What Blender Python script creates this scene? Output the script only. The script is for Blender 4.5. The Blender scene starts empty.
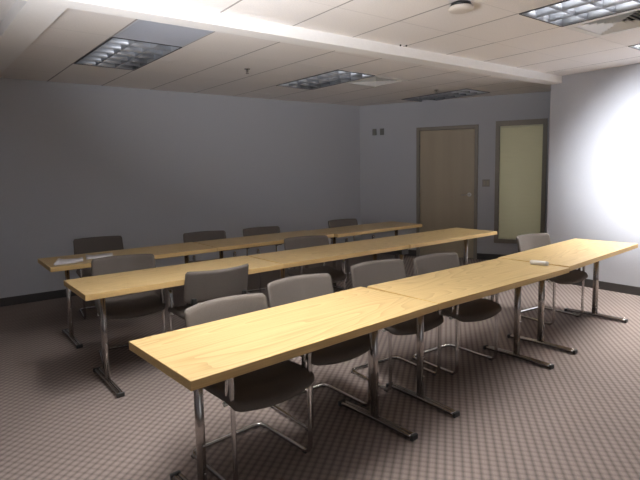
import bpy, bmesh, math, random
from mathutils import Vector, Matrix
random.seed(4)
scn = bpy.context.scene
COL = scn.collection
PI = math.pi

# ------------------------------------------------------------------ measured room (metres)
EYE = 1.495
CEIL = 2.608
LEFT_Y = 6.78          # long grey wall behind the tables
RIGHT_X = 6.305        # bright wall on the right
CORNER_Y = 3.471       # end of the right wall, recess starts behind it
FA = 0.492             # angled far wall with door and window
FX = 9.622
TILE = 0.6096

# ------------------------------------------------------------------ materials
def new_mat(name, col, rough=0.6, metal=0.0, spec=0.5):
    m = bpy.data.materials.new(name); m.use_nodes = True
    b = m.node_tree.nodes['Principled BSDF']
    b.inputs['Base Color'].default_value = (*col, 1)
    b.inputs['Roughness'].default_value = rough
    b.inputs['Metallic'].default_value = metal
    b.inputs['Specular IOR Level'].default_value = spec
    return m

def nd(m, kind, **kw):
    n = m.node_tree.nodes.new(kind)
    for k, v in kw.items():
        setattr(n, k, v)
    return n

def lk(m, a, b): m.node_tree.links.new(a, b)

def noise_tint(m, col, amount, scale, detail=3, bump=0.0, bdist=0.01, stretch=(1, 1, 1)):
    b = m.node_tree.nodes['Principled BSDF']
    tc = nd(m, 'ShaderNodeTexCoord'); mp = nd(m, 'ShaderNodeMapping')
    mp.inputs['Scale'].default_value = stretch
    lk(m, tc.outputs['Object'], mp.inputs['Vector'])
    n = nd(m, 'ShaderNodeTexNoise'); n.inputs['Scale'].default_value = scale; n.inputs['Detail'].default_value = detail
    lk(m, mp.outputs[0], n.inputs['Vector'])
    r = nd(m, 'ShaderNodeValToRGB')
    r.color_ramp.elements[0].position = .3; r.color_ramp.elements[1].position = .7
    r.color_ramp.elements[0].color = (*[c * (1 - amount) for c in col], 1)
    r.color_ramp.elements[1].color = (*[min(1, c * (1 + amount)) for c in col], 1)
    lk(m, n.outputs['Fac'], r.inputs['Fac']); lk(m, r.outputs['Color'], b.inputs['Base Color'])
    if bump:
        bp = nd(m, 'ShaderNodeBump'); bp.inputs['Strength'].default_value = bump; bp.inputs['Distance'].default_value = bdist
        lk(m, n.outputs['Fac'], bp.inputs['Height']); lk(m, bp.outputs[0], b.inputs['Normal'])
    return m

WALLC = (.495, .505, .54)
M = {}
M['wall'] = noise_tint(new_mat('wall_paint', WALLC, .75, spec=.25), WALLC, .015, 60, bump=.08, bdist=.002)
M['tile'] = noise_tint(new_mat('ceiling_tile', (.84, .80, .77), .95, spec=.1), (.84, .80, .77), .04, 90, 5, .25, .003)
M['shaded_gridbar'] = new_mat('ceiling_grid_bar_painted_shade', (.36, .335, .32), .7)  # bar colour darkened to carry the thin shadow lines along the grid
M['crossbar'] = new_mat('ceiling_cross_bar', (.70, .665, .64), .7)
M['beam'] = noise_tint(new_mat('beam_paint', (.86, .84, .82), .8, spec=.2), (.86, .84, .82), .015, 40)
M['base'] = new_mat('baseboard_vinyl', (.055, .050, .048), .5)
M['trim'] = new_mat('taupe_trim_paint', (.26, .235, .20), .5)
M['door'] = noise_tint(new_mat('tan_door_laminate', (.40, .335, .24), .45), (.40, .335, .24), .05, 6, 4, stretch=(1, 1, .1))
M['chrome'] = new_mat('chrome', (.62, .61, .60), .17, 1.0)
M['legmetal'] = new_mat('table_leg_metal', (.54, .50, .47), .26, .95)
M['footmetal'] = new_mat('table_foot_metal', (.38, .35, .33), .24, .95)
M['black'] = new_mat('black_plastic', (.02, .02, .02), .45)
M['fabric'] = noise_tint(new_mat('chair_fabric', (.138, .120, .107), .95, spec=.15), (.138, .120, .107), .14, 260, 3, .5, .002)
M['shell'] = new_mat('chair_shell_plastic', (.05, .045, .042), .55)
M['white'] = new_mat('white_plastic', (.78, .77, .74), .4)
M['paper'] = noise_tint(new_mat('paper', (.72, .70, .72), .8), (.72, .70, .72), .07, 14)
M['louver'] = new_mat('louver_aluminium', (.44, .46, .50), .45, .6)
M['housing'] = new_mat('fixture_housing_paint', (.75, .76, .78), .5)
M['tube'] = new_mat('unlit_fluorescent_tube', (.80, .80, .80), .25)
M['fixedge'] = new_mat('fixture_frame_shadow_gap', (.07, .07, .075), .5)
M['detector'] = new_mat('detector_plastic', (.66, .60, .54), .5)
M['vent'] = new_mat('vent_enamel', (.74, .72, .68), .45)
M['return'] = new_mat('return_grille_paint', (.50, .52, .58), .7)
M['ventdark'] = new_mat('vent_throat', (.04, .04, .04), .8)
M['plate'] = new_mat('wall_plate_plastic', (.30, .28, .25), .5)
M['socketgrey'] = new_mat('sensor_plastic', (.17, .17, .16), .5)
M['brass'] = new_mat('satin_steel', (.60, .58, .54), .28, 1.0)

# blind: a thin translucent cream slat material
m = new_mat('cream_blind', (.66, .63, .48), .6)
b = m.node_tree.nodes['Principled BSDF']
tr = nd(m, 'ShaderNodeBsdfTranslucent'); tr.inputs['Color'].default_value = (.84, .80, .60, 1)
mx = nd(m, 'ShaderNodeMixShader'); mx.inputs[0].default_value = .45
lk(m, b.outputs[0], mx.inputs[1]); lk(m, tr.outputs[0], mx.inputs[2])
lk(m, mx.outputs[0], m.node_tree.nodes['Material Output'].inputs['Surface'])
M['blind'] = m
g = new_mat('window_glass', (.9, .92, .9), .03); g.node_tree.nodes['Principled BSDF'].inputs['Transmission Weight'].default_value = 1.0
g.node_tree.nodes['Principled BSDF'].inputs['IOR'].default_value = 1.1
M['glass'] = g

def lit_tube():
    m = new_mat('glowing_fluorescent_tube', (.9, .9, .9), .3)
    b = m.node_tree.nodes['Principled BSDF']
    b.inputs['Emission Color'].default_value = (.96, .98, 1, 1); b.inputs['Emission Strength'].default_value = 3
    return m
M['tube_on'] = lit_tube()

# table laminate: long maple grain with cathedral streaks
def maple():
    m = new_mat('maple_laminate', (.66, .47, .21), .38, spec=.45)
    b = m.node_tree.nodes['Principled BSDF']
    tc = nd(m, 'ShaderNodeTexCoord'); mp = nd(m, 'ShaderNodeMapping'); mp.inputs['Scale'].default_value = (.42, 3.6, 3.6)
    oi = nd(m, 'ShaderNodeObjectInfo'); ad = nd(m, 'ShaderNodeVectorMath', operation='ADD')
    ml = nd(m, 'ShaderNodeMath', operation='MULTIPLY'); ml.inputs[1].default_value = 31.0
    lk(m, oi.outputs['Random'], ml.inputs[0])
    lk(m, tc.outputs['Object'], mp.inputs['Vector']); lk(m, mp.outputs[0], ad.inputs[0]); lk(m, ml.outputs[0], ad.inputs[1])
    n1 = nd(m, 'ShaderNodeTexNoise'); n1.inputs['Scale'].default_value = 1.5; n1.inputs['Detail'].default_value = .6; n1.inputs['Roughness'].default_value = .3
    lk(m, ad.outputs[0], n1.inputs['Vector'])
    rings = nd(m, 'ShaderNodeMath', operation='MULTIPLY'); rings.inputs[1].default_value = 24
    lk(m, n1.outputs['Fac'], rings.inputs[0])
    fr = nd(m, 'ShaderNodeMath', operation='FRACT'); lk(m, rings.outputs[0], fr.inputs[0])
    r1 = nd(m, 'ShaderNodeValToRGB'); e = r1.color_ramp.elements
    e[0].position = 0; e[0].color = (.37, .235, .09, 1); e[1].position = .35; e[1].color = (.54, .385, .175, 1)
    x = e.new(.9); x.color = (.60, .445, .215, 1)
    lk(m, fr.outputs[0], r1.inputs['Fac'])
    mp2 = nd(m, 'ShaderNodeMapping'); mp2.inputs['Scale'].default_value = (2, 120, 120); lk(m, tc.outputs['Object'], mp2.inputs['Vector'])
    n2 = nd(m, 'ShaderNodeTexNoise'); n2.inputs['Scale'].default_value = 1.5; n2.inputs['Detail'].default_value = 4
    lk(m, mp2.outputs[0], n2.inputs['Vector'])
    r2 = nd(m, 'ShaderNodeValToRGB'); r2.color_ramp.elements[0].position = .3; r2.color_ramp.elements[1].position = .62
    r2.color_ramp.elements[0].color = (.70, .65, .58, 1); r2.color_ramp.elements[1].color = (1, 1, 1, 1)
    lk(m, n2.outputs['Fac'], r2.inputs['Fac'])
    mm = nd(m, 'ShaderNodeMix', data_type='RGBA', blend_type='MULTIPLY'); mm.inputs['Factor'].default_value = .9
    lk(m, r1.outputs['Color'], mm.inputs[6]); lk(m, r2.outputs['Color'], mm.inputs[7])
    # tame the rings so they stay faint
    m3 = nd(m, 'ShaderNodeMix', data_type='RGBA'); m3.inputs['Factor'].default_value = .6
    m3.inputs[6].default_value = (.56, .408, .192, 1); lk(m, mm.outputs[2], m3.inputs[7])
    lk(m, m3.outputs[2], b.inputs['Base Color'])
    return m
M['maple'] = maple()
M['edge'] = noise_tint(new_mat('maple_edge_band', (.56, .38, .16), .5), (.56, .38, .16), .10, 5, 4, stretch=(.6, 10, 30))

def carpet():
    m = new_mat('carpet_weave', (.3, .25, .24), 1.0, spec=.05)
    b = m.node_tree.nodes['Principled BSDF']
    tc = nd(m, 'ShaderNodeTexCoord')
    def wave(angle, period):
        mp = nd(m, 'ShaderNodeMapping'); mp.inputs['Rotation'].default_value = (0, 0, angle)
        lk(m, tc.outputs['Object'], mp.inputs['Vector'])
        sx = nd(m, 'ShaderNodeSeparateXYZ'); lk(m, mp.outputs[0], sx.inputs[0])
        a = nd(m, 'ShaderNodeMath', operation='MULTIPLY'); a.inputs[1].default_value = 1 / period; lk(m, sx.outputs['Y'], a.inputs[0])
        f = nd(m, 'ShaderNodeMath', operation='FRACT'); lk(m, a.outputs[0], f.inputs[0])
        return f.outputs[0]
    w1 = wave(-math.radians(39), .043); w2 = wave(math.radians(51), .043)
    def groove(o, w, lo):
        r = nd(m, 'ShaderNodeValToRGB'); e = r.color_ramp.elements
        e[0].position = 0; e[0].color = (lo, lo, lo, 1); e[1].position = w; e[1].color = (.93, .93, .93, 1)
        x = e.new(.62); x.color = (1, 1, 1, 1); x = e.new(1.0); x.color = (lo, lo, lo, 1)
        lk(m, o, r.inputs['Fac']); return r.outputs['Color']
    g1 = groove(w1, .30, .58); g2 = groove(w2, .24, .76)
    mn = nd(m, 'ShaderNodeMix', data_type='RGBA', blend_type='MULTIPLY'); mn.inputs['Factor'].default_value = 1
    lk(m, g1, mn.inputs[6]); lk(m, g2, mn.inputs[7])
    n = nd(m, 'ShaderNodeTexNoise'); n.inputs['Scale'].default_value = 160; n.inputs['Detail'].default_value = 3
    lk(m, tc.outputs['Object'], n.inputs['Vector'])
    n2 = nd(m, 'ShaderNodeTexNoise'); n2.inputs['Scale'].default_value = 1.3; n2.inputs['Detail'].default_value = 3
    lk(m, tc.outputs['Object'], n2.inputs['Vector'])
    rr = nd(m, 'ShaderNodeMapRange'); rr.inputs['To Min'].default_value = .80; rr.inputs['To Max'].default_value = 1.2
    lk(m, n.outputs['Fac'], rr.inputs['Value'])
    r3 = nd(m, 'ShaderNodeMapRange'); r3.inputs['To Min'].default_value = .88; r3.inputs['To Max'].default_value = 1.12
    lk(m, n2.outputs['Fac'], r3.inputs['Value'])
    mu = nd(m, 'ShaderNodeMath', operation='MULTIPLY'); lk(m, rr.outputs[0], mu.inputs[0]); lk(m, r3.outputs[0], mu.inputs[1])
    base = nd(m, 'ShaderNodeMix', data_type='RGBA', blend_type='MULTIPLY'); base.inputs['Factor'].default_value = 1
    base.inputs[6].default_value = (.300, .247, .224, 1); lk(m, mn.outputs[2], base.inputs[7])
    fin = nd(m, 'ShaderNodeVectorMath', operation='SCALE'); lk(m, base.outputs[2], fin.inputs[0]); lk(m, mu.outputs[0], fin.inputs['Scale'])
    lk(m, fin.outputs[0], b.inputs['Base Color'])
    bp = nd(m, 'ShaderNodeBump'); bp.inputs['Strength'].default_value = .5; bp.inputs['Distance'].default_value = .005
    lk(m, mn.outputs[2], bp.inputs['Height']); lk(m, bp.outputs[0], b.inputs['Normal'])
    return m
M['carpet'] = carpet()

# ------------------------------------------------------------------ mesh helpers
def box(bm, x0, x1, y0, y1, z0, z1, mat=0, bevel=0.0, seg=2):
    vs = [bm.verts.new((x, y, z)) for z in (z0, z1) for y in (y0, y1) for x in (x0, x1)]
    fs = [bm.faces.new([vs[i] for i in f]) for f in ((0, 2, 3, 1), (4, 5, 7, 6), (0, 1, 5, 4), (2, 6, 7, 3), (0, 4, 6, 2), (1, 3, 7, 5))]
    for f in fs: f.material_index = mat
    if bevel:
        es = list({e for f in fs for e in f.edges})
        r = bmesh.ops.bevel(bm, geom=es, offset=bevel, segments=seg, affect='EDGES', profile=.5)
        for f in r['faces']: f.material_index = mat; f.smooth = True
    return vs

def prism(bm, pts, z0, z1, mat=0):
    lo = [bm.verts.new((x, y, z0)) for x, y in pts]; hi = [bm.verts.new((x, y, z1)) for x, y in pts]
    n = len(pts)
    fs = [bm.faces.new(lo[::-1]), bm.faces.new(hi)] + [bm.faces.new((lo[i], lo[(i + 1) % n], hi[(i + 1) % n], hi[i])) for i in range(n)]
    for f in fs: f.material_index = mat
    return fs

def fillet(pts, r, n=5):
    """polyline with rounded corners; r is one radius or one per inner corner"""
    pts = [Vector(p) for p in pts]; out = [pts[0]]
    for i in range(1, len(pts) - 1):
        ri = r[i - 1] if isinstance(r, (list, tuple)) else r
        a = (pts[i - 1] - pts[i]); b = (pts[i + 1] - pts[i]); la, lb = a.length, b.length
        a.normalize(); b.normalize(); d = min(ri, la * .49, lb * .49)
        p0 = pts[i] + a * d; p2 = pts[i] + b * d
        for k in range(n + 1):
            t = k / n
            out.append(p0 * (1 - t) ** 2 + pts[i] * 2 * t * (1 - t) + p2 * t * t)
    out.append(pts[-1]); return out

def sweep(bm, pts, rx, ry=None, seg=10, closed=False, mat=0, up=Vector((0, 0, 1))):
    ry = ry or rx; pts = [Vector(p) for p in pts]; n = len(pts); rings = []; prev = None
    for i, p in enumerate(pts):
        if closed: t = (pts[(i + 1) % n] - pts[i - 1])
        else: t = pts[min(i + 1, n - 1)] - pts[max(i - 1, 0)]
        t.normalize()
        if prev is None:
            ref = up if abs(t.dot(up)) < .95 else Vector((1, 0, 0))
            u = t.cross(ref).normalized()
        else:
            u = (prev - t * prev.dot(t)).normalized()
        v = t.cross(u); prev = u
        rings.append([bm.verts.new(p + u * rx * math.cos(2 * PI * k / seg) + v * ry * math.sin(2 * PI * k / seg)) for k in range(seg)])
    m = n if closed else n - 1
    for i in range(m):
        a, b = rings[i], rings[(i + 1) % n]
        for k in range(seg):
            f = bm.faces.new((a[k], a[(k + 1) % seg], b[(k + 1) % seg], b[k])); f.smooth = True; f.material_index = mat
    if not closed:
        f = bm.faces.new(rings[0][::-1]); f.material_index = mat
        f = bm.faces.new(rings[-1]); f.material_index = mat

def lathe(bm, prof, seg=32, mat=0, M4=Matrix()):
    rings = [[bm.verts.new(M4 @ Vector((r * math.cos(2 * PI * k / seg), r * math.sin(2 * PI * k / seg), z))) for k in range(seg)] for r, z in prof]
    for a, b in zip(rings, rings[1:]):
        for k in range(seg):
            f = bm.faces.new((a[k], a[(k + 1) % seg], b[(k + 1) % seg], b[k])); f.smooth = True; f.material_index = mat
    bm.faces.new(rings[0][::-1]).material_index = mat; bm.faces.new(rings[-1]).material_index = mat

def obj(name, bm, mats, parent=None):
    bmesh.ops.recalc_face_normals(bm, faces=bm.faces)
    me = bpy.data.meshes.new(name); bm.to_mesh(me); bm.free()
    for mt in (mats if isinstance(mats, (list, tuple)) else [mats]): me.materials.append(mt)
    o = bpy.data.objects.new(name, me); COL.objects.link(o)
    if parent is not None: o.parent = parent
    return o

def struct(name, bm, mats, parent=None):
    o = obj(name, bm, mats, parent)
    if parent is None: o['kind'] = 'structure'
    return o

def thing(name, label, cat, loc=(0, 0, 0), rz=0, group=None):
    o = bpy.data.objects.new(name, None); COL.objects.link(o)
    o.empty_display_size = .1; o.location = loc; o.rotation_euler = (0, 0, rz)
    o['label'] = label; o['category'] = cat
    if group: o['group'] = group
    return o

def tag(o, label, cat, group=None):
    o['label'] = label; o['category'] = cat
    if group: o['group'] = group
    return o

def dup(root, loc, rz, label):
    def cp(o, parent):
        c = o.copy(); COL.objects.link(c); c.parent = parent
        for ch in o.children: cp(ch, c)
        return c
    r = cp(root, None); r.location = loc; r.rotation_euler = (0, 0, rz); r['label'] = label
    return r

NB = bmesh.new

# ------------------------------------------------------------------ room shell
X0, Y0 = -2.2, -2.6      # walls behind the camera
TOP = CEIL + .32
def far_x(y): return FX - math.tan(FA) * y
FCX = far_x(LEFT_Y)                       # far left corner
HX = far_x(CORNER_Y)                      # where far wall meets the recess return

bm = NB(); box(bm, X0 - .2, 9, Y0 - .2, LEFT_Y + .2, -.12, 0); struct('floor', bm, M['carpet'])
bm = NB(); box(bm, X0 - .15, FCX + .3, LEFT_Y, LEFT_Y + .15, 0, TOP); struct('wall_left', bm, M['wall'])
bm = NB(); box(bm, X0 - .15, X0, Y0 - .15, LEFT_Y, 0, TOP); struct('wall_rear', bm, M['wall'])
bm = NB(); box(bm, X0, RIGHT_X + .15, Y0 - .15, Y0, 0, TOP); struct('wall_near', bm, M['wall'])
bm = NB(); prism(bm, [(RIGHT_X, Y0), (RIGHT_X + .15, Y0), (RIGHT_X + .15, CORNER_Y - .15), (HX + .4, CORNER_Y - .15), (HX + .4, CORNER_Y), (RIGHT_X, CORNER_Y)], 0, TOP)
struct('wall_right', bm, M['wall'])

# far wall, built in its own frame: u runs from the far left corner towards the recess, v points into the room
U = Vector((math.sin(FA), -math.cos(FA), 0)); V = Vector((-math.cos(FA), -math.sin(FA), 0))
ORG = Vector((FCX, LEFT_Y, 0))
WM = Matrix(((U.x, V.x, 0, ORG.x), (U.y, V.y, 0, ORG.y), (0, 0, 1, 0), (0, 0, 0, 1)))   # local (u, v, z) -> world
def wall_obj(o): o.matrix_world = WM; return o
def ucoord(x, y): return (Vector((x, y, 0)) - ORG).dot(U)
DU0, DU1, DZ = ucoord(6.469, 5.883), ucoord(6.943, 5.0), 2.18      # outer edges of the door frame
WU0, WU1, WZ0, WZ1 = ucoord(7.066, 4.77), ucoord(7.412, 4.115), .285, 2.213   # outer edges of the window frame
FT = .055
LEN = ucoord(HX, CORNER_Y) + .3
bm = NB()
box(bm, -.2, DU0 + .02, -.15, 0, 0, TOP); box(bm, DU0 + .02, DU1 - .02, -.15, 0, DZ - .02, TOP)
box(bm, DU1 - .02, WU0 + .02, -.15, 0, 0, TOP); box(bm, WU0 + .02, WU1 - .02, -.15, 0, 0, WZ0 + .02)
box(bm, WU0 + .02, WU1 - .02, -.15, 0, WZ1 - .02, TOP); box(bm, WU1 - .02, LEN, -.15, 0, 0, TOP)
wall_obj(struct('wall_far', bm, M['wall']))

# baseboards
bm = NB(); box(bm, X0, FCX, LEFT_Y - .012, LEFT_Y, 0, .10, bevel=.003); struct('baseboard_left', bm, M['base'])
bm = NB(); box(bm, RIGHT_X - .012, RIGHT_X, Y0, CORNER_Y, 0, .10, bevel=.003); box(bm, RIGHT_X - .012, HX, CORNER_Y, CORNER_Y + .012, 0, .10, bevel=.003)
struct('baseboard_right', bm, M['base'])
bm = NB(); box(bm, 0, DU0, 0, .012, 0, .10, bevel=.003); box(bm, DU1, LEN - .3, 0, .012, 0, .10, bevel=.003)
wall_obj(struct('baseboard_far', bm, M['base']))

# door
bm = NB()
for a, b_ in ((DU0, DU0 + FT), (DU1 - FT, DU1)): box(bm, a, b_, -.12, .022, 0, DZ, bevel=.004)
box(bm, DU0, DU1, -.12, .0215, DZ - FT, DZ, bevel=.004)
frame = wall_obj(struct('door_1', bm, M['trim']))
bm = NB(); box(bm, DU0 + FT + .003, DU1 - FT - .003, -.05, -.006, .012, DZ - FT - .003, bevel=.002)
leaf = struct('door_leaf', bm, M['door'], frame)
bm = NB()
HU, HZ = DU1 - FT - .075, 1.06
R90 = Matrix.Rotation(-PI / 2, 4, 'X')
lathe(bm, [(.026, -.006), (.026, .004), (.020, .009), (.010, .011), (.010, .045), (.008, .05)], 24, 0, Matrix.Translation((HU, 0, HZ)) @ R90)
sweep(bm, fillet([(HU, .045, HZ), (HU - .03, .052, HZ), (HU - .12, .048, HZ - .008)], .015), .009, .007)
struct('door_handle', bm, M['brass'], leaf)
bm = NB(); sweep(bm, [(HU + .024 * math.cos(k * PI / 12), .012, HZ + .024 * math.sin(k * PI / 12)) for k in range(24)], .009, seg=8, closed=True)
struct('door_lock', bm, M['white'], leaf)
for hz in (.25, 1.08, 1.9):
    bm = NB(); lathe(bm, [(.007, -.05), (.007, .05)], 10, 0, Matrix.Translation((DU0 + FT, .006, hz))); struct('door_hinge', bm, M['legmetal'], leaf)
# the dark closet/corridor side of the door
# window with blind
WF = .062
bm = NB()
box(bm, WU0, WU0 + WF, -.13, .022, WZ0, WZ1, bevel=.004); box(bm, WU1 - WF, WU1, -.13, .022, WZ0, WZ1, bevel=.004)
box(bm, WU0, WU1, -.13, .0215, WZ1 - WF - .015, WZ1, bevel=.004); box(bm, WU0, WU1, -.13, .0215, WZ0, WZ0 + WF, bevel=.004)
win = wall_obj(struct('window_1', bm, M['trim']))
gx0, gx1, gz0, gz1 = WU0 + WF, WU1 - WF, WZ0 + WF, WZ1 - WF - .015
bm = NB(); box(bm, gx0 - .01, gx1 + .01, -.085, -.079, gz0 - .01, gz1 + .01); struct('window_pane', bm, M['glass'], win)
bm = NB()
n = int((gz1 - gz0 - .025) / .021) + 1
for k in range(n):
    z = gz0 + .02 + k * .021
    vs = [bm.verts.new(p) for p in ((gx0 + .004, -.036, z + .010), (gx1 - .001, -.036, z + .010), (gx1 - .001, -.028, z), (gx0 + .004, -.028, z), (gx0 + .004, -.030, z - .0125), (gx1 - .001, -.030, z - .0125))]
    bm.faces.new((vs[0], vs[1], vs[2], vs[3])); bm.faces.new((vs[3], vs[2], vs[5], vs[4]))
bl = struct('window_blind', bm, M['blind'], win)
bm = NB(); box(bm, gx0 + .002, gx1 - .001, -.05, -.015, gz1 - .028, gz1, bevel=.003); box(bm, gx0 + .01, gx1 - .004, -.048, -.018, gz0 + .0, gz0 + .018, bevel=.003)
box(bm, gx0 + .001, gx0 + .010, -.045, -.022, gz0, gz1, bevel=.002)
struct('blind_rail', bm, new_mat('blind_rail', (.68, .66, .50), .5), win)
# corridor box behind the window, holding an added light
bm = NB(); a, b_ = WU0 - .25, WU1 + .25
box(bm, a, b_, -1.25, -1.2, 0, TOP); box(bm, a - .05, a, -1.2, -.15, 0, TOP); box(bm, b_, b_ + .05, -1.2, -.15, 0, TOP); box(bm, a - .05, b_ + .05, -1.25, -.15, TOP, TOP + .05)
wall_obj(struct('wall_corridor', bm, M['wall']))
L = bpy.data.lights.new('added_blind_backlight', 'AREA'); L.shape = 'RECTANGLE'; L.size = .9; L.size_y = 2.2; L.energy = 6; L.color = (1, .96, .84)  # area light added behind the blind to brighten its slats
lo = bpy.data.objects.new('added_blind_backlight', L); COL.objects.link(lo)
lo.matrix_world = WM @ Matrix.Translation(((WU0 + WU1) / 2, -1.1, 1.25)) @ Matrix.Rotation(PI / 2, 4, 'X')

# ceiling: tiles and grid, front section square to the room, rear section on its own slightly turned grid
FGX, FGY = 2.263, 2.790
RA = -.045 * -1
def grid_section(front):
    bt = NB(); bb = NB()
    if front: ox, oy, ang = FGX, FGY, 0.0
    else: ox, oy, ang = 2.99, 5.05, .045
    holes = FRONT_H if front else BACK_H
    for i in range(-13, 13):
        for j in range(-13, 13):
            if (i, j) in holes: continue
            dz = random.uniform(0, .0015)
            box(bt, i * TILE + .007, (i + 1) * TILE - .007, j * TILE + .004, (j + 1) * TILE - .004, .002 + dz, .016)
    for i in range(-13, 14):
        box(bb, i * TILE - .0085, i * TILE + .0085, -8, 8, .003, .03)
        if any(True for _ in (0,)):
            pass
    for j in range(-13, 14):
        # cross tees, interrupted where a two-tile troffer sits
        for i in range(-13, 13):
            if (i, j) in holes and (i, j - 1) in holes: continue
            box(bb, i * TILE + .006, (i + 1) * TILE - .006, j * TILE - .005, j * TILE + .005, .003, .03, 1)
    mtx = Matrix.Translation((ox, oy, CEIL)) @ Matrix.Rotation(ang, 4, 'Z')
    for q in (bt, bb):
        bmesh.ops.transform(q, matrix=mtx, verts=q.verts)
        cuts = [((X0 - .1, 0, 0), (-1, 0, 0)), ((8.6, 0, 0), (1, 0, 0)), ((0, Y0 - .1, 0), (0, -1, 0)), ((0, LEFT_Y + .1, 0), (0, 1, 0))]
        cuts.append(((0, 3.42, 0), (0, 1 if front else -1, 0)))
        if front: cuts.append(((RIGHT_X + .1, 0, 0), (1, 0, 0)))
        for co, no in cuts:
            bmesh.ops.bisect_plane(q, geom=q.verts[:] + q.edges[:] + q.faces[:], plane_co=co, plane_no=no, clear_outer=True)
    return bt, bb, mtx
# fixtures occupy grid cells: (i, j) of lower corner
FRONT_L = {'G': (-2, -2), 'D': (2, -3), 'E': (5, -3)}            # 2 x 4 ft, running along y
BACK_L = {'A': (-3, -1), 'B': (1, -1), 'C': (5, -1)}
FRONT_H = {(i, j + k) for i, j in FRONT_L.values() for k in (0, 1)} | {(3, -2)}
BACK_H = {(i, j + k) for i, j in BACK_L.values() for k in (0, 1)} | {(2, -1), (-3, -2)}
ft, fb, FM = grid_section(True); rt, rb, BM = grid_section(False)
def merge(a, b):
    me = bpy.data.meshes.new('tmp'); b.to_mesh(me); a.from_mesh(me); b.free(); bpy.data.meshes.remove(me)
merge(ft, rt); merge(fb, rb)
struct('ceiling', ft, M['tile'])
struct('trim_1', fb, [M['shaded_gridbar'], M['crossbar']])
bm = NB(); box(bm, X0 - .1, 9, Y0 - .1, LEFT_Y + .1, TOP - .02, TOP + .05); struct('ceiling_deck', bm, M['ventdark'])

# boxed beam between the sections, and the short one that runs back from it on the left
bm = NB(); box(bm, X0, RIGHT_X + .0, 3.33, 3.49, CEIL - .085, CEIL + .05, bevel=.003)
bm2 = NB(); box(bm2, -.11, .11, 0, 3.5, -.085, .05, bevel=.003)
bmesh.ops.transform(bm2, matrix=Matrix.Translation((.595, 3.40, CEIL)) @ Matrix.Rotation(.06, 4, 'Z'), verts=bm2.verts)
bmesh.ops.bisect_plane(bm2, geom=bm2.verts[:] + bm2.edges[:] + bm2.faces[:], plane_co=(0, 3.485, 0), plane_no=(0, -1, 0), clear_outer=True)
bmesh.ops.bisect_plane(bm2, geom=bm2.verts[:] + bm2.edges[:] + bm2.faces[:], plane_co=(0, LEFT_Y, 0), plane_no=(0, 1, 0), clear_outer=True)
struct('trim_2', bm, M['beam']); struct('trim_3', bm2, M['beam'])

# ------------------------------------------------------------------ recessed 2x4 louvre lights
LW, LL, LD = TILE - .03, 2 * TILE - .03, .115
def louver_bm():
    bm = NB()
    def wedge(p0, p1, nrm, wt, wb):
        # vane from p0 to p1, thick at the top, thin at the bottom, with a hollow curve
        prof = [(wt, LD), (wt * .45 + wb * .55, LD * .62), (wb * 1.3, LD * .28), (wb, 0)]
        L_ = [];R_ = []
        for w, z in prof:
            L_.append([bm.verts.new((p[0] + nrm[0] * w / 2, p[1] + nrm[1] * w / 2, z)) for p in (p0, p1)])
            R_.append([bm.verts.new((p[0] - nrm[0] * w / 2, p[1] - nrm[1] * w / 2, z)) for p in (p0, p1)])
        for S in (L_, R_):
            for a, b in zip(S, S[1:]):
                f = bm.faces.new((a[0], a[1], b[1], b[0])); f.smooth = True
        bm.faces.new((L_[0][0], L_[0][1], R_[0][1], R_[0][0])); bm.faces.new((L_[-1][0], L_[-1][1], R_[-1][1], R_[-1][0]))
        for e in (0, 1): bm.faces.new([x[e] for x in L_] + [x[e] for x in R_[::-1]])
    for k in range(4):
        x = -LW / 2 + k * LW / 3
        wedge((x, -LL / 2), (x, LL / 2), (1, 0), .06, .005)
    for k in range(7):
        y = -LL / 2 + k * LL / 6
        wedge((-LW / 2, y), (LW / 2, y), (0, 1), .022, .004)
    bmesh.ops.bisect_plane(bm, geom=bm.verts[:] + bm.edges[:] + bm.faces[:], plane_co=(LW / 2, 0, 0), plane_no=(1, 0, 0), clear_outer=True)
    bmesh.ops.bisect_plane(bm, geom=bm.verts[:] + bm.edges[:] + bm.faces[:], plane_co=(-LW / 2, 0, 0), plane_no=(-1, 0, 0), clear_outer=True)
    bmesh.ops.bisect_plane(bm, geom=bm.verts[:] + bm.edges[:] + bm.faces[:], plane_co=(0, LL / 2, 0), plane_no=(0, 1, 0), clear_outer=True)
    bmesh.ops.bisect_plane(bm, geom=bm.verts[:] + bm.edges[:] + bm.faces[:], plane_co=(0, -LL / 2, 0), plane_no=(0, -1, 0), clear_outer=True)
    return bm
def make_light(lit):
    t = thing('ceiling_light', '', 'ceiling light', group='recessed louvre ceiling lights')
    bm = NB(); w, l = LW / 2, LL / 2
    box(bm, -w, w, -l, l, LD + .075, LD + .085)
    for s in (-1, 1):
        x = s * (w + .003); y = s * (l + .003)
        box(bm, min(x, s * w), max(x, s * w), -l, l, .0, LD + .085); box(bm, -w, w, min(y, s * l), max(y, s * l), .0, LD + .085)
    obj('housing', bm, M['housing'], t)
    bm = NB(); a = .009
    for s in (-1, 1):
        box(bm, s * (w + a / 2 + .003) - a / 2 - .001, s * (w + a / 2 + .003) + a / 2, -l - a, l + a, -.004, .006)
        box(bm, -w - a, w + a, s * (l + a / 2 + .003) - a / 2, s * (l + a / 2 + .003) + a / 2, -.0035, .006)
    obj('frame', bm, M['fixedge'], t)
    obj('louver', louver_bm(), M['louver'], t)
    for k in (-1, 0, 1):
        bm = NB(); sweep(bm, [(k * LW / 3, -l + .03, LD + .045), (k * LW / 3, l - .03, LD + .045)], .013, seg=12)
        obj('tube', bm, M['tube_on' if lit else 'tube'], t)
    return t
LIT = 150
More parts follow.
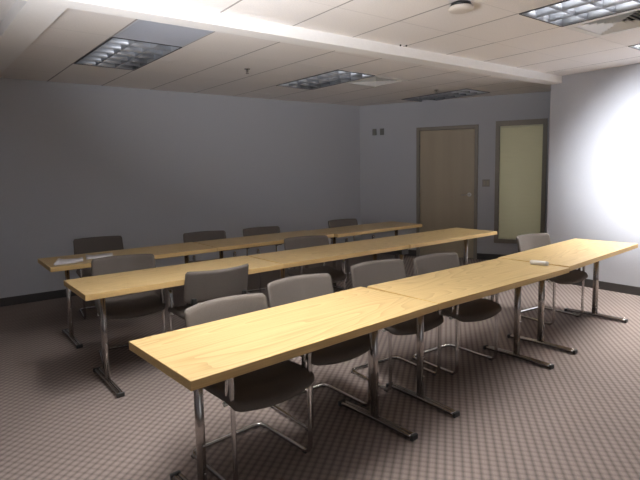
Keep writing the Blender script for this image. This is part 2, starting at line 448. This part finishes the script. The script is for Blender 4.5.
def add_lamp(t, energy):
    L = bpy.data.lights.new('lamp', 'AREA'); L.shape = 'RECTANGLE'; L.size = LW - .06; L.size_y = LL - .05; L.energy = energy; L.color = (1, .965, .92)
    o = bpy.data.objects.new('lamp', L); COL.objects.link(o); o.parent = t; o.location = (0, 0, LD + .02)
lit0 = make_light(True); off0 = make_light(False)
LB = {'G': 'lit recessed ceiling light nearest the left end of the front tables', 'D': 'recessed ceiling light with white louvre cells beside the slatted air vent, top right',
      'E': 'recessed ceiling light close to the bright right wall, cut by the photo edge',
      'A': 'dark unlit louvre ceiling light at the upper left, beside the short beam', 'B': 'unlit louvre ceiling light with glinting cells in the middle, before the rear air vent',
      'C': 'dim unlit louvre ceiling light nearest the door'}
def place_light(src, key, mtx, ij, used):
    c = mtx @ Vector(((ij[0] + .5) * TILE, (ij[1] + 1) * TILE, 0)); ang = mtx.to_euler().z
    if not used: src.location = c; src.rotation_euler = (0, 0, ang); src['label'] = LB[key]; return src
    return dup(src, c, ang, LB[key])
fr_l = []
for n_, (k, ij) in enumerate(BACK_L.items()): place_light(off0, k, BM, ij, n_ > 0)
for n_, (k, ij) in enumerate(FRONT_L.items()): fr_l.append((k, place_light(lit0, k, FM, ij, n_ > 0)))
for k, t in fr_l: add_lamp(t, LIT * {'G': .79, 'D': .20, 'E': 1.6}[k])

# ------------------------------------------------------------------ ceiling diffusers
def make_vent():
    t = thing('air_vent', '', 'air vent', group='square ceiling air vents')
    h = TILE / 2 - .012
    bm = NB()
    q = .245
    for s in (-1, 1):
        box(bm, min(s * q, s * h), max(s * q, s * h), -h, h, -.002, .006); box(bm, -q, q, min(s * q, s * h), max(s * q, s * h), -.002, .006)
    obj('frame', bm, M['vent'], t)
    bm = NB(); box(bm, -q, q, -q, q, .07, .075)
    for s in (-1, 1):
        box(bm, min(s * q, s * (q + .004)), max(s * q, s * (q + .004)), -q, q, .006, .075); box(bm, -q, q, min(s * q, s * (q + .004)), max(s * q, s * (q + .004)), .006, .075)
    obj('throat', bm, M['ventdark'], t)
    bm = NB()
    N = 7
    N = 6
    for k in range(N):                         # four-way concentric louvres, each blade slopes outward and down
        r0 = q - .006 - k * .040; r1 = r0 - .020
        if r1 < .005: r1 = .004
        lo = [bm.verts.new((sx * r0, sy * r0, .001)) for sx, sy in ((-1, -1), (1, -1), (1, 1), (-1, 1))]
        hi = [bm.verts.new((sx * r1, sy * r1, .022)) for sx, sy in ((-1, -1), (1, -1), (1, 1), (-1, 1))]
        l2 = [bm.verts.new((v.co.x * 1.0, v.co.y * 1.0, v.co.z + .003)) for v in lo]
        h2 = [bm.verts.new((v.co.x, v.co.y, v.co.z + .003)) for v in hi]
        for i in range(4):
            j = (i + 1) % 4
            bm.faces.new((lo[i], lo[j], hi[j], hi[i])); bm.faces.new((l2[j], l2[i], h2[i], h2[j]))
            bm.faces.new((lo[j], lo[i], l2[i], l2[j])); bm.faces.new((hi[i], hi[j], h2[j], h2[i]))
    obj('louvre_blades', bm, M['vent'], t)
    return t
v0 = make_vent()
v0.location = FM @ Vector((3.5 * TILE, -1.5 * TILE, 0)); v0['label'] = 'square slatted air vent beside the white louvre light at the top right'
dup(v0, BM @ Vector((2.5 * TILE, -.5 * TILE, 0)), .045, 'square air vent in the rear ceiling beyond the beam, beside the glinting louvre light')

# plain bluish return grille next to the unlit light
t = thing('return_grille', 'flat bluish-grey ceiling grille panel between the dark upper-left light and the beam', 'air vent', BM @ Vector((-2.5 * TILE, -1.5 * TILE, 0)), .045)
h = TILE / 2 - .008
bm = NB()
for s in (-1, 1):
    box(bm, min(s * h, s * (h - .016)), max(s * h, s * (h - .016)), -h, h, .0, .012); box(bm, -h + .016, h - .016, min(s * h, s * (h - .016)), max(s * h, s * (h - .016)), .0, .012)
obj('frame', bm, M['return'], t)
bm = NB(); N = 34; a = h - .016
for k in range(N):
    c = -a + (k + .5) * 2 * a / N; box(bm, c - .0035, c + .0035, -a, a, .002, .014); box(bm, -a, a, c - .0035, c + .0035, .002, .0139)
obj('egg_crate', bm, M['return'], t)
bm = NB(); box(bm, -a, a, -a, a, .02, .024); obj('backing', bm, M['return'], t)

# smoke detector, sprinklers, small ceiling hook
t = thing('smoke_detector', 'round cream smoke detector on the ceiling tiles, top centre right', 'smoke detector', (2.93, 2.265, CEIL))
bm = NB(); lathe(bm, [(.066, .003), (.070, -.010), (.064, -.022)], 36); obj('base', bm, M['black'], t)
bm = NB(); lathe(bm, [(.062, -.020), (.083, -.024), (.084, -.036), (.074, -.047), (.050, -.053), (.01, -.055)], 36); obj('cover', bm, M['detector'], t)
def sprinkler(x, y, label, first=None):
    if first: return dup(first, (x, y, CEIL), 0, label)
    t = thing('ceiling_sprinkler', label, 'sprinkler', (x, y, CEIL), group='pendent fire sprinklers')
    bm = NB(); lathe(bm, [(.032, .001), (.032, -.004), (.020, -.008), (.012, -.009)], 20); obj('collar', bm, M['legmetal'], t)
    bm = NB(); lathe(bm, [(.010, -.004), (.010, -.022), (.006, -.026), (.004, -.040), (.006, -.045)], 14)
    for s in (-1, 1): sweep(bm, [(s * .010, 0, -.02), (s * .014, 0, -.034), (s * .003, 0, -.046)], .002, seg=6)
    obj('body', bm, M['footmetal'], t)
    bm = NB(); lathe(bm, [(.004, -.044), (.018, -.046), (.019, -.049), (.004, -.049)], 16); obj('deflector', bm, M['footmetal'], t)
    return t
s0 = sprinkler(2.742, 4.93, 'small fire sprinkler hanging between the dark and the glinting rear ceiling lights')
sprinkler(5.75, 4.86, 'small fire sprinkler hanging in front of the ceiling light nearest the door', s0)
for x, y, r_, lab in ((3.40, 3.285, .008, 'tiny dark ceiling hook beside the long white beam, left one of two'), (3.46, 3.27, .007, 'tiny dark ceiling hook beside the long white beam, right one of two')):
    bm = NB(); lathe(bm, [(r_, .0), (r_, -.012), (r_ * .5, -.014)], 12, 0, Matrix.Translation((x, y, CEIL)))
    tag(obj('ceiling_hook', bm, M['black']), lab, 'hook', 'tiny ceiling hooks')

# ------------------------------------------------------------------ wall plates
bm = NB(); u = ucoord(7.002, 4.89)
t = thing('light_switch', 'double light switch plate on the wall between the door and the window', 'light switch'); t.matrix_world = WM @ Matrix.Translation((u, 0, 1.245))
bm = NB(); box(bm, -.058, .058, 0, .006, -.058, .058, bevel=.003); obj('plate', bm, M['plate'], t)
for s in (-1, 1):
    bm = NB(); box(bm, s * .024 - .016, s * .024 + .016, .004, .010, -.033, .033, bevel=.002); obj('rocker', bm, new_mat('rocker_plastic', (.38, .34, .27), .4), t)
for i, (x, y, lab) in enumerate(((6.118, 6.535, 'small grey square sensor box high on the far wall, the left one of the pair'), (6.183, 6.415, 'small grey square sensor box high on the far wall, the right one nearer the door'))):
    bm = NB(); box(bm, -.035, .035, 0, .022, -.055, .055, bevel=.006); box(bm, -.018, .018, .02, .026, -.02, .03, bevel=.002)
    o = obj('wall_sensor', bm, M['socketgrey']); o.matrix_world = WM @ Matrix.Translation((ucoord(x, y), 0, 2.145)); tag(o, lab, 'sensor', 'small wall sensors')

# ------------------------------------------------------------------ tables
TL, TD, TH, TT = 1.524, .585, .737, .040
def leg_frame(bm_pole, bm_foot, bm_cap, x):
    yc = TD / 2
    sweep(bm_pole, [(x, yc, .03), (x, yc, TH - TT - .012)], .020, .028, seg=16, up=Vector((1, 0, 0)))
def make_table():
    t = thing('folding_table', '', 'table', group='long maple training tables set end to end')
    bm = NB(); box(bm, 0, TL, 0, TD, TH - TT, TH - .0005, 0, bevel=.0025, seg=2)
    for f in bm.faces:
        f.material_index = 0 if f.normal.z > .9 or f.calc_center_median().z > TH - .001 else 1
    obj('tabletop', bm, [M['maple'], M['edge']], t)
    for x, s in ((.182, 1), (TL - .205, -1)):
        yc = TD / 2
        bm = NB(); sweep(bm, [(x, yc, .028), (x, yc, TH - TT - .006)], .026, .019, seg=18, up=Vector((1, 0, 0)))
        pole = obj('leg', bm, M['legmetal'], t)
        bm = NB(); box(bm, x - .035, x + .035, yc - .20, yc + .20, TH - TT - .008, TH - TT, bevel=.001)
        box(bm, x - .022, x + .022, yc - .05, yc + .05, TH - TT - .03, TH - TT - .006, bevel=.003)
        obj('mounting_plate', bm, M['black'], pole)
        for dz in (.30, .17):
            bm = NB(); lathe(bm, [(.006, 0), (.006, .004), (.003, .006)], 10, 0, Matrix.Translation((x, yc - .028, dz)) @ Matrix.Rotation(PI / 2, 4, 'X')); obj('bolt', bm, M['chrome'], pole)
        bm = NB(); y0, y1 = .012, TD - .020
        for off in (-.0135, .0135):
            sweep(bm, fillet([(x + off, y0, .018), (x + off, y0 + .06, .022), (x + off, yc, .025), (x + off, y1 - .06, .022), (x + off, y1, .018)], .03, 3), .0115, .0125, seg=12)
        box(bm, x - .022, x + .022, y0 + .02, y1 - .02, .014, .024)
        foot = obj('foot', bm, M['footmetal'], pole)
        for y in (y0, y1):
            bm = NB(); box(bm, x - .027, x + .027, y - .010, y + .010, .001, .033, bevel=.006, seg=3); obj('foot_cap', bm, M['black'], foot)
    # folding brace and modesty rail under the top
    bm = NB(); sweep(bm, [(.19, TD / 2, TH - TT - .045), (TL - .21, TD / 2, TH - TT - .045)], .012, .010, seg=8)
    obj('stretcher', bm, M['black'], t)
    return t
tb0 = make_table()
TABLES = [
    (.677, 1.709, .0786, 'maple table nearest the camera, its pale left corner free, front row'),
    (2.197, 1.830, .0224, 'middle maple table of the front row, between two seams'),
    (3.765, 1.886, .0832, 'maple table at the right end of the front row, reaching the bright wall'),
    (.675, 3.406, .0321, 'maple table at the left end of the middle row, chair pulled out before it'),
    (2.203, 3.460, .0141, 'middle maple table of the second row, between two seams'),
    (3.731, 3.475, .0200, 'maple table at the right end of the middle row, pointing at the window'),
    (.666, 4.641, .0214, 'dim maple table with white papers on it, back row left'),
    (2.193, 4.685, .0050, 'middle maple table of the back row, along the grey wall'),
    (3.735, 4.640, .0250, 'maple table at the right end of the back row, in front of the door'),
]
tabs = []
STRETCH = {0: (1.0, 1.04), 3: (1.0, 1.04), 6: (1.0, 1.04), 2: (1.03, 1.0)}
for i, (x, y, a, lab) in enumerate(TABLES):
    if i == 0: tb0.location = (x, y, 0); tb0.rotation_euler = (0, 0, a); tb0['label'] = lab; tabs.append(tb0)
    else: tabs.append(dup(tb0, (x, y, 0), a, lab)); tabs[-1].scale = (1, 1, 1)
for i, (sx, sy) in STRETCH.items():
    tabs[i].scale = (sx, sy, 1)
    if sy > 1: tabs[i].location.x -= .004
# black cable box hanging at the seam of the middle row
bm = NB(); box(bm, TL - .10, TL - .005, .012, .12, TH - TT - .055, TH - TT, bevel=.004)
o = obj('cable_box', bm, M['black'], tabs[4])

# ------------------------------------------------------------------ chairs (local: sitter looks towards -y)
def cushion(umax, H, thick, place, edge, nu=22, nv=12):
    """closed cushion; H(u) -> (v_low, v_high) outline, thickness rolls off within `edge` of the rim"""
    bm = NB()
    def spread(n): return [math.sin(PI / 2 * (-1 + 2 * k / n)) * .55 + (-1 + 2 * k / n) * .45 for k in range(n + 1)]
    S = spread(nu); T = spread(nv); front = {}; back = {}
    for i, a in enumerate(S):
        u = a * umax; lo, hi = H(u)
        for j, b in enumerate(T):
            v = (lo + hi) / 2 + b * (hi - lo) / 2
            d = min(umax - abs(u), v - lo, hi - v)
            k = 1 if d >= edge else math.sqrt(max(0, 1 - (1 - d / edge) ** 2))
            t = thick / 2 * (.25 + .75 * k)
            front[i, j] = bm.verts.new(place(u, v, t)); back[i, j] = bm.verts.new(place(u, v, -t))
    for i in range(nu):
        for j in range(nv):
            for D in (front, back):
                bm.faces.new((D[i, j], D[i + 1, j], D[i + 1, j + 1], D[i, j + 1])).smooth = True
    for i in range(nu):
        for j in (0, nv): bm.faces.new((front[i, j], front[i + 1, j], back[i + 1, j], back[i, j])).smooth = True
    for j in range(nv):
        for i in (0, nu): bm.faces.new((front[i, j], front[i, j + 1], back[i, j + 1], back[i, j])).smooth = True
    return bm
BW, BH = .51, .236
def corner(u, umax, r):
    e = abs(u) - (umax - r)
    return 0 if e <= 0 else r - math.sqrt(max(0, r * r - e * e))
def back_H(u):
    c = corner(u, BW / 2, .018)
    return -BH / 2 + c, BH / 2 - c
def back_place(u, v, t):
    y = .240 - .085 * (u / (BW / 2)) ** 2 + v * .25 + t
    return (u * (1 - v * .12), y, .687 + v)
def seat_H(u):
    a = abs(u) / .25
    return -.290 + .028 * a ** 2 + corner(u, .25, .045), .205 - .03 * a ** 4 - corner(u, .25, .05)
def seat_place(u, v, t):
    z = .438 + t - .030 * max(0, (-v - .14) / .145) ** 2 + .016 * (u / .25) ** 2 + (.012 * max(0, v / .2) ** 2)
    return (u, v, z)
def make_chair():
    t = thing('stacking_chair', '', 'chair', group='grey-brown cantilever chairs with chrome frames')
    obj('seat', cushion(.25, seat_H, .044, seat_place, .022, 24, 22), M['fabric'], t)
    bk = obj('backrest', cushion(BW / 2, back_H, .036, back_place, .016), M['fabric'], t)
    bm = NB()
    for s in (-1, 1): box(bm, s * .200 - .018, s * .200 + .018, .150, .203, .562, .604, bevel=.006)
    obj('back_bracket', bm, M['black'], bk)
    r = .0118
    # sled base: one bent tube from hairpin to hairpin round the rear floor bar
    path = []
    def side(s):
        return [(s * .195, -.155, .425), (s * .232, -.165, .425), (s * .232, -.185, .590), (s * .234, -.215, .595), (s * .230, -.215, .014), (s * .228, .235, .014)]
    a = side(-1); b = side(1)[::-1]
    pts = fillet(a + b, [.012, .02, .02, .055, .055, .055, .055, .02, .02, .012], 5)
    # (corner radii follow the order of inner points)
    bm = NB(); sweep(bm, pts, r, seg=10); obj('sled_frame', bm, M['chrome'], t)
    # uprights carrying the back
    for s in (-1, 1):
        bm = NB()
        up = fillet([(s * .17, -.14, .408), (s * .17, .13, .404), (s * .205, .185, .43), (s * .200, .188, .60)], [.05, .05, .04], 5)
        sweep(bm, up, .0085, seg=8); obj('back_upright', bm, M['chrome'], t)
    bm = NB(); sweep(bm, [(-.195, -.150, .414), (.195, -.150, .414)], .009, seg=8); sweep(bm, [(-.17, .10, .406), (.17, .10, .406)], .009, seg=8)
    obj('seat_crossbar', bm, M['footmetal'], t)
    for s in (-1, 1):
        bm = NB(); box(bm, s * .236 - .016, s * .236 + .016, -.175, -.155, .415, .435, bevel=.004); obj('seat_clip', bm, M['white'], t)
    for s, y in ((-1, -.17), (1, -.17), (-1, .20), (1, .20)):
        bm = NB(); box(bm, s * .229 - .010, s * .229 + .010, y - .015, y + .015, .001, .010, bevel=.002); obj('glide', bm, M['black'], t)
    return t
ch0 = make_chair()
CHAIRS = [
    (1.199, 2.25, 0.09, 'chair with a grey-brown back behind the near left end of the front table'),
    (1.812, 2.458, .03, 'second chair from the left behind the front row, seat under the front table'),
    (2.545, 2.526, -.06, 'chair behind the first seam of the front row, third from the left'),
    (3.10, 2.432, -.02, 'fourth chair from the left behind the front row, before the middle seam'),
    (4.745, 2.58, -.09, 'chair on its own at the right end of the front row, beside the bright wall'),
    (1.575, 3.545, 3.1416, 'pulled-out chair seen from behind, on the near side of the middle row'),
    (1.152, 4.185, -.15, 'chair behind the left end of the middle row, in front of the white papers'),
    (2.985, 4.106, -0.2, 'chair behind the middle table of the second row, near the second seam'),
    (1.322, 5.73, -0.08, 'dark chair at the far left behind the white papers, against the grey wall'),
    (2.4, 5.335, -0.15, 'dark chair behind the first seam of the back row'),
    (3.126, 5.235, -0.08, 'dark chair at the middle of the back row, third from the left'),
    (4.457, 5.25, -0.03, 'dark chair nearest the door in the back row'),
]
for i, (x, y, a, lab) in enumerate(CHAIRS):
    if i == 0: ch0.location = (x, y, 0); ch0.rotation_euler = (0, 0, a); ch0['label'] = lab
    else: dup(ch0, (x, y, 0), a, lab)

# ------------------------------------------------------------------ papers and the white case
def sheet_stack(name, pts, label, layers=4, curl=.012):
    bm = NB()
    (ax, ay), (bx, by), (cx, cy), (dx, dy) = pts
    N = 10
    for l in range(layers):
        z0 = TH + .0012 + l * .0022
        j = [random.uniform(-.006, .006) for _ in range(2)]
        top = [];bot = []
        for i in range(N + 1):
            s = i / N
            for k in (0, 1):
                x = (ax + (bx - ax) * s) * (1 - k) + (dx + (cx - dx) * s) * k + j[0]; y = (ay + (by - ay) * s) * (1 - k) + (dy + (cy - dy) * s) * k + j[1]
                z = z0 + curl * (l + 1) / layers * (abs(s - .5) * 2) ** 3 + .002 * math.sin(s * 9 + l)
                z = max(z, z0)
                top.append(bm.verts.new((x, y, z + .0012))); bot.append(bm.verts.new((x, y, z)))
        for i in range(N):
            a, b, c, d = i * 2, i * 2 + 1, i * 2 + 3, i * 2 + 2
            for S in (top, bot): bm.faces.new((S[a], S[b], S[c], S[d])).smooth = True
            bm.faces.new((top[a], top[d], bot[d], bot[a])); bm.faces.new((top[b], top[c], bot[c], bot[b]))
        bm.faces.new((top[0], top[1], bot[1], bot[0])); bm.faces.new((top[-1], top[-2], bot[-2], bot[-1]))
    return tag(obj(name, bm, M['paper']), label, 'paper', 'white papers on the back table')
sheet_stack('paper_stack', [(.70, 4.70), (.935, 4.75), (.965, 4.93), (.78, 4.99)], 'white paper stack at the left corner of the back table')
sheet_stack('paper_stack', [(.985, 4.83), (1.22, 4.87), (1.26, 5.05), (1.03, 5.08)], 'white paper stack farther from the table corner, right of the other', 3, .008)

t = thing('eraser', 'small white capsule-shaped eraser lying on the front row by the right seam', 'eraser', (3.645, 2.06, TH), -1.38)
t.scale = (.86, .86, .86)
bm = NB(); Rx = Matrix.Translation((0, 0, .021)) @ Matrix.Rotation(PI / 2, 4, 'Y')
lathe(bm, [(.006, -.080), (.015, -.078), (.020, -.068), (.0205, .06)], 20, 0, Rx); obj('body', bm, M['white'], t)
bm = NB(); lathe(bm, [(.0208, .058), (.0208, .068), (.017, .076), (.008, .079)], 20, 0, Rx); obj('cap', bm, new_mat('eraser_cap', (.45, .44, .43), .4), t)

# ------------------------------------------------------------------ added lights out of view, without fixtures
def aim(o, tgt): o.rotation_euler = (Vector(tgt) - o.location).to_track_quat('-Z', 'Y').to_euler()
L = bpy.data.lights.new('added_wall_spot', 'SPOT'); L.energy = 1900; L.spot_size = math.radians(38); L.spot_blend = 1.0; L.shadow_soft_size = .05; L.color = (.93, .95, 1)  # spot added for the bright patch on the right wall, no projector
o = bpy.data.objects.new('added_wall_spot', L); COL.objects.link(o); o.location = (3.4, .35, 2.3); aim(o, (6.3, 1.98, 1.60))
L = bpy.data.lights.new('added_rear_fill', 'AREA'); L.shape = 'RECTANGLE'; L.size = 2.6; L.size_y = 1.5; L.energy = 15; L.color = (.90, .95, 1)  # unseen soft fill added behind the camera, no window there
o = bpy.data.objects.new('added_rear_fill', L); COL.objects.link(o); o.location = (-1.6, -1.9, 1.5); aim(o, (2.6, 4.0, 2.3))

L = bpy.data.lights.new('added_uplight', 'AREA'); L.shape = 'DISK'; L.size = .4; L.energy = 38; L.color = (.95, .96, 1); L.spread = math.radians(85)  # uplight added for the ceiling glow, no floor lamp stands here
o = bpy.data.objects.new('added_uplight', L); COL.objects.link(o); o.location = (-.25, 1.5, 1.45); aim(o, (1.35, 2.75, 2.75))

# ------------------------------------------------------------------ camera
yaw, pitch, roll, f = .93559226, -.10276818, -.01997271, 502.89
cx, cy = 316.421, 222.671
Fv = Vector((math.cos(yaw) * math.cos(pitch), math.sin(yaw) * math.cos(pitch), math.sin(pitch)))
r = Vector((math.sin(yaw), -math.cos(yaw), 0)); u = r.cross(Fv)
c_, s_ = math.cos(roll), math.sin(roll)
rr = r * c_ + u * s_; uu = -r * s_ + u * c_
cam = bpy.data.cameras.new('camera'); co = bpy.data.objects.new('camera', cam); COL.objects.link(co)
mt = Matrix((rr, uu, -Fv)).transposed().to_4x4(); mt.translation = (0, 0, EYE); co.matrix_world = mt
cam.sensor_width = 36; cam.sensor_fit = 'HORIZONTAL'; cam.lens = f / 640 * 36
cam.shift_x = (320 - cx) / 640; cam.shift_y = (cy - 240) / 640; cam.clip_start = .02
scn.camera = co

w = bpy.data.worlds.new('world'); scn.world = w; w.use_nodes = True
w.node_tree.nodes['Background'].inputs[0].default_value = (0, 0, 0, 1)
scn.view_settings.view_transform = 'Standard'; scn.view_settings.look = 'None'; scn.view_settings.gamma = 1
scn.view_settings.use_curve_mapping = False
scn.view_settings.exposure = 0.0
scn.cycles.max_bounces = 10; scn.cycles.diffuse_bounces = 6; scn.cycles.glossy_bounces = 5
scn.cycles.caustics_reflective = True
scn.cycles.use_denoising = True
